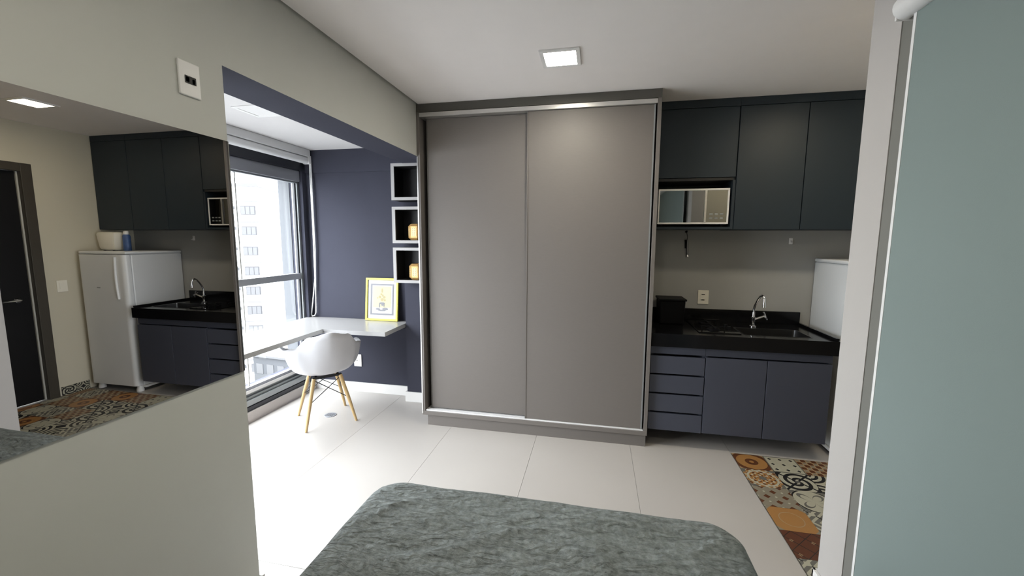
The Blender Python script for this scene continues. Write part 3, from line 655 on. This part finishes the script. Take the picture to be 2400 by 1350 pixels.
cxp = Wp / 2
def blobs(name, lst, m):
    bm = bmesh.new()
    for (x, z, rx, rz) in lst:
        bm.faces.new([bm.verts.new((cxp + x + rx * math.cos(2 * PI * k / 10), -0.0022, z + rz * math.sin(2 * PI * k / 10))) for k in range(10)])
    finish(name, bm, m, mb)
blobs('printed_shape', [(0.0, 0.285, 0.008, 0.022), (-0.008, 0.25, 0.010, 0.010), (0.008, 0.238, 0.008, 0.010), (-0.022, 0.225, 0.012, 0.012), (0.024, 0.222, 0.012, 0.012), (0.002, 0.20, 0.016, 0.016), (0.030, 0.195, 0.010, 0.010), (-0.044, 0.215, 0.006, 0.008)], 'print_tan')
blobs('printed_grey_shape', [(0.002, 0.165, 0.030, 0.010), (-0.024, 0.145, 0.006, 0.022), (0.022, 0.148, 0.006, 0.018), (0.004, 0.150, 0.010, 0.010), (-0.040, 0.110, 0.022, 0.010), (0.034, 0.112, 0.030, 0.012), (0.0, 0.098, 0.040, 0.007)], 'print_grey')  # grey blobs of the printed figure
pf.location = (-0.786, 0.497, 0.7365); pf.rotation_euler = (math.radians(-6.0), 0, 0)

# ------------------------------------------------------------------ armchair
ch = root('armchair', 'white moulded shell armchair on wooden legs at the desk', 'chair', (0, 0, 0), local=True)
def lerp_tab(tab, x):
    for (x0, y0), (x1, y1) in zip(tab, tab[1:]):
        if x <= x1:
            t = (x - x0) / (x1 - x0); t = t * t * (3 - 2 * t); return y0 + (y1 - y0) * t
    return tab[-1][1]
ZR = [(0, 0.430), (28, 0.440), (50, 0.59), (68, 0.628), (92, 0.630), (118, 0.655), (148, 0.755), (180, 0.787)]
RR = [(0, 0.235), (28, 0.255), (50, 0.325), (68, 0.325), (90, 0.298), (118, 0.262), (150, 0.252), (180, 0.250)]
bm = bmesh.new(); NT, NR = 96, 22; rings = []
for i in range(NR + 1):
    t = i / NR; rg = []
    for k in range(NT):
        th = 360 * k / NT; a = th if th <= 180 else 360 - th
        zr = lerp_tab(ZR, a); rr = lerp_tab(RR, a); zb = 0.405
        flat = 1.0 if a < 35 else 0.0
        g = math.sin(min(t, 1) * PI / 2) ** 0.85
        h = t ** (3.0 if a > 60 else 2.6)
        arm = math.exp(-((a - 70) / 26.0) ** 2)
        hz = rr * g * (1 - 0.17 * arm * (1 - t ** 7))
        rad = math.radians(th)
        x = hz * math.sin(rad); y = hz * math.cos(rad) * 1.0 + 0.0
        z = zb + (zr - zb) * h
        if a < 60 and t > 0.85: z -= 0.012 * ((t - 0.85) / 0.15) ** 2 * (1 - a / 60)
        back = max(0, (a - 120) / 60); y -= back * 0.05 * max(0, (z - 0.5) / 0.3)
        rg.append(bm.verts.new((x, y, z)))
    rings.append(rg)
    if i == 0: rings[0] = rg
for a_, b_ in zip(rings[1:], rings[2:]):
    for k in range(NT): bm.faces.new((a_[k], a_[(k + 1) % NT], b_[(k + 1) % NT], b_[k]))
cv = bm.verts.new((0, 0, 0.405))
for k in range(NT): bm.faces.new((cv, rings[1][k], rings[1][(k + 1) % NT]))
bmesh.ops.delete(bm, geom=rings[0], context='VERTS')
shell = finish('shell', bm, 'chair_shell', ch, smooth=True)
so = shell.modifiers.new('thickness', 'SOLIDIFY'); so.thickness = 0.010; so.offset = 0.0
LEG = [(-0.19, 0.175), (0.19, 0.175), (-0.19, -0.20), (0.19, -0.20)]
TOPL = [(-0.10, 0.085), (0.10, 0.085), (-0.10, -0.10), (0.10, -0.10)]
for (fx_, fy_), (tx_, ty_) in zip(LEG, TOPL):
    finish('leg', tube(bmesh.new(), [(fx_, fy_, 0.0), (fx_ + (tx_ - fx_) * 0.5, fy_ + (ty_ - fy_) * 0.5, 0.20), (tx_, ty_, 0.385)], [0.010, 0.0145, 0.0155], 12), 'beech', ch, smooth=True)
    finish('leg_bolt', tube(bmesh.new(), [(tx_ * 0.98, ty_, 0.375), (tx_ * 0.8, ty_ * 0.8, 0.400)], 0.010, 8), 'black_plastic', ch)
def lp(i, t): return Vector((LEG[i][0] + (TOPL[i][0] - LEG[i][0]) * t, LEG[i][1] + (TOPL[i][1] - LEG[i][1]) * t, 0.385 * t))
for i, j in ((0, 1), (1, 0), (2, 3), (3, 2), (0, 2), (2, 0), (1, 3), (3, 1)):
    finish('wire_brace', tube(bmesh.new(), [lp(i, 0.52), lp(j, 0.97)], 0.0032, 6), 'wire', ch, smooth=True)
boxes('seat_mount', [(-0.11, 0.11, -0.11, -0.09, 0.380, 0.398), (-0.11, 0.11, 0.075, 0.095, 0.380, 0.398), (-0.02, 0.02, -0.09, 0.075, 0.380, 0.396)], 'wire', ch)
ch.location = (-0.846, -0.048, 0.0005); ch.rotation_euler = (0, 0, math.radians(47))

fdn = root('floor_drain', 'round dark floor drain under the armchair', 'drain', (-0.848, 0.0, 0.0))
finish('cover', lathe(bmesh.new(), -0.848, 0.0, [(0.050, 0.0003), (0.050, 0.0025), (0.046, 0.004)], 28), 'frame_grey', fdn)
boxes('slot', [(-0.878 + 0.014 * k, -0.873 + 0.014 * k, -0.028, 0.028, 0.004, 0.0045) for k in range(5)], 'slot', fdn)

# ------------------------------------------------------------------ roller blind over the alcove window
rb = root('roller_blind', 'rolled-up white roller blind over the alcove window', 'blind', (-1.35, -0.7, 2.2))
box('cassette', -1.40, -1.315, -3.45, 0.530, 2.262, 2.3295, 'blind_white', rb, bev=0.006)
finish('roll', tube(bmesh.new(), [(-1.352, -3.44, 2.232), (-1.352, 0.505, 2.232)], 0.033, 20), 'blind_white', rb, smooth=True)
box('end_bracket', -1.385, -1.315, 0.508, 0.538, 2.20, 2.275, 'white_plastic', rb, bev=0.003)
finish('pull_chain', tube(bmesh.new(), [(-1.318, 0.532, 2.215), (-1.318, 0.535, 1.4), (-1.345, 0.535, 0.78), (-1.362, 0.535, 0.748), (-1.39, 0.535, 0.742), (-1.398, 0.535, 0.76), (-1.38, 0.535, 0.86), (-1.338, 0.535, 1.12), (-1.332, 0.535, 1.6), (-1.332, 0.532, 2.215)], 0.0055, 8), 'blind_white', rb, smooth=True)

# ------------------------------------------------------------------ roller blind on the right wall
r2 = root('roller_blind', 'grey-green roller blind pulled down over the right wall', 'blind', (2.28, -2.4, 0.12))
finish('tube', tube(bmesh.new(), [(2.283, -3.35, 2.235), (2.283, -1.362, 2.235)], 0.035, 24), 'blind_white', r2, smooth=True)
box('end_bracket', 2.262, 2.3195, -1.361, -1.352, 2.20, 2.275, 'white_plastic', r2, bev=0.003)
box('fabric', 2.2900, 2.2912, -3.33, -1.408, 0.12, 2.225, 'blind_fabric', r2)
box('side_hem', 2.2885, 2.2925, -1.408, -1.396, 0.12, 2.225, 'blind_white', r2)
box('bottom_bar', 2.284, 2.297, -3.33, -1.396, 0.098, 0.12, 'blind_white', r2, bev=0.003)

# ------------------------------------------------------------------ bed
bd = root('bed', 'double bed with crumpled grey-green cover in the foreground', 'bed', (1.17, -2.45, 0.0))
BX0, BX1, BY0, BY1 = 0.475, 1.880, -3.42, -1.462
def rrect(x0, x1, y0, y1, r, n=14, m=40):
    P = []
    cs = [(x1 - r, y1 - r, 0), (x0 + r, y1 - r, 90), (x0 + r, y0 + r, 180), (x1 - r, y0 + r, 270)]
    for q, (cx, cy, a0) in enumerate(cs):
        for i in range(n + 1):
            a = math.radians(a0 + 90 * i / n); P.append((cx + r * math.cos(a), cy + r * math.sin(a)))
        nx = cs[(q + 1) % 4]; a = math.radians(a0 + 90)
        pa = Vector(P[-1]); pb = Vector((nx[0] + r * math.cos(a), nx[1] + r * math.sin(a)))
        for i in range(1, m): P.append(tuple(pa.lerp(pb, i / m)))
    return P
con = rrect(BX0, BX1, BY0, BY1, 0.11)
c0 = Vector(((BX0 + BX1) / 2, (BY0 + BY1) / 2))
bm = bmesh.new(); rows = []
prof = [(0.0, 0.10), (0.0, 0.16), (0.0, 0.22), (0.0, 0.28), (0.0, 0.34), (0.0, 0.40), (0.001, 0.44), (0.006, 0.462), (0.014, 0.478), (0.026, 0.490), (0.042, 0.4965), (0.060, 0.499)]
def crumple(x, y):
    z = 0.013 * noise.noise(Vector((x * 2.3, y * 4.2, 0.3))) + 0.011 * noise.noise(Vector((x * 5 + 1.5 * noise.noise(Vector((x, y, 2))), y * 12, 1.7)))
    w = noise.noise(Vector((x * 1.6, y * 3.0, 5.0)))
    z += 0.016 * max(0, 1 - abs(w) / 0.06) * (0.5 + 0.6 * noise.noise(Vector((x * 3, y * 2, 9))))
    w2_ = noise.noise(Vector((x * 2.6 + 4, y * 7.0, 11.0)))
    z += 0.010 * max(0, 1 - abs(w2_) / 0.08) * (0.5 + 0.7 * noise.noise(Vector((x * 4, y * 3, 19))))
    return z
for (off, z) in prof:
    row = []
    for (x, y) in con:
        d = Vector((x, y)) - c0; s_ = max(0.0, 1 - off / 0.70); sy = 1 - off / 0.98
        px, py = c0.x + d.x * s_, c0.y + d.y * sy
        k = noise.noise(Vector((x * 5, y * 5, z * 2))) * 0.006 * (1 - z / 0.5)
        zz = z + (crumple(px, py) * min(1, off / 0.05) if off > 0.02 else 0)
        row.append(bm.verts.new((px + k, py + k, zz)))
    rows.append(row)
NS = 70
for q in range(1, NS):
    s_ = 1 - q / NS
    row = []
    for (x, y) in con:
        d = Vector((x, y)) - c0; sx = (1 - 0.06 / 0.70) * s_; sy = (1 - 0.06 / 0.98) * s_
        px, py = c0.x + d.x * sx, c0.y + d.y * sy
        row.append(bm.verts.new((px, py, 0.4995 + crumple(px, py))))
    rows.append(row)
nc = len(con)
for a_, b_ in zip(rows, rows[1:]):
    for k in range(nc): bm.faces.new((a_[k], a_[(k + 1) % nc], b_[(k + 1) % nc], b_[k]))
bm.faces.new(rows[-1])
finish('cover', bm, 'bed_cover', bd, smooth=True)
box('base', BX0 + 0.03, BX1 - 0.03, BY0 + 0.02, BY1 - 0.03, 0.06, 0.30, 'bed_base', bd, bev=0.01)
box('mattress', BX0 + 0.025, BX1 - 0.025, BY0 + 0.015, BY1 - 0.025, 0.301, 0.47, 'mat_board', bd, bev=0.03)
for a in (BX0 + 0.12, BX1 - 0.12):
    for b in (BY0 + 0.12, BY1 - 0.12): finish('leg', lathe(bmesh.new(), a, b, [(0.025, 0.0005), (0.03, 0.06)], 12), 'black_plastic', bd)

# ------------------------------------------------------------------ outside the window
ab = root('apartment_building', 'tall white apartment building seen through the window', 'building', (0, 0, 0), local=True)
view = Vector((0.68, -0.73, 0)).normalized(); rgt = Vector((0.73, 0.68, 0)).normalized()
nB = view * math.cos(math.radians(70)) + rgt * math.sin(math.radians(70))
box('wall', -14, 0, 0, 17, -22, 8.9, 'facade', ab)
box('parapet', -14.15, 0.15, -0.15, 17.15, 8.9, 9.3, 'facade_trim', ab)
for k in range(9):
    zt = 6.15 - 2.92 * k
    for xo in (-0.35, -8.2):
        w_ = boxes('window', [(xo - 1.95, xo, -0.06, 0.0, zt - 1.25, zt)], 'facade_window', ab)
        boxes('pane', [(xo - 1.9 + 0.62 * q, xo - 1.38 + 0.62 * q, -0.08, -0.06, zt - 1.2, zt - 0.12) for q in range(3)], 'facade_trim', w_)
    box('air_conditioner', -3.25, -2.72, -0.35, 0.0, zt - 0.52, zt - 0.1, 'facade_window', ab)
    box('side_window', 0.0, 0.06, 12.5, 13.6, zt - 1.1, zt, 'facade_window', ab)
    box('floor_band', -14.02, 0.02, -0.03, 0.0, zt + 0.55, zt + 0.68, 'facade_trim', ab)
ab.location = (-46.9, 48.5, 0); ab.rotation_euler = (0, 0, math.atan2(nB.y, nB.x))
lb = root('low_building', 'grey low building at street level below the window', 'building', (0, 0, 0), local=True)
box('wall', -4.2, 0, 0, 6, -22, -9.9, 'concrete_grey', lb)
box('roof', -4.4, 0.2, -0.2, 6.2, -9.9, -9.7, 'facade_trim', lb)
for k in range(3): box('window', -3.8 + 1.3 * k, -3.0 + 1.3 * k, -0.05, 0, -11.6, -10.6, 'facade_trim', lb)
lb.location = (-27.1, 29.6, 0); lb.rotation_euler = (0, 0, math.atan2(nB.y, nB.x) - 0.5)
box('street', -120, 40, -60, 120, -22.2, -22.0, 'asphalt', label='street far below the window', cat='street', kind='structure')
tr = root('street_tree', 'green street tree beside the low building', 'tree', (-32.5, 27.0, -22.0))
bm = bmesh.new()
for k in range(7):
    ret = bmesh.ops.create_icosphere(bm, subdivisions=2, radius=1.5)
    o_ = Vector((random.uniform(-1.3, 1.3), random.uniform(-1.3, 1.3), random.uniform(-1.2, 1.2)))
    for v in ret['verts']:
        v.co = v.co * (1 + 0.25 * noise.noise(v.co * 2 + o_)) + o_ + Vector((-32.5, 27.0, -13.0))
finish('crown', bm, 'foliage', tr)
finish('trunk', tube(bmesh.new(), [(-32.5, 27.0, -22), (-32.5, 27.0, -13)], [0.25, 0.15], 10), 'bark', tr)
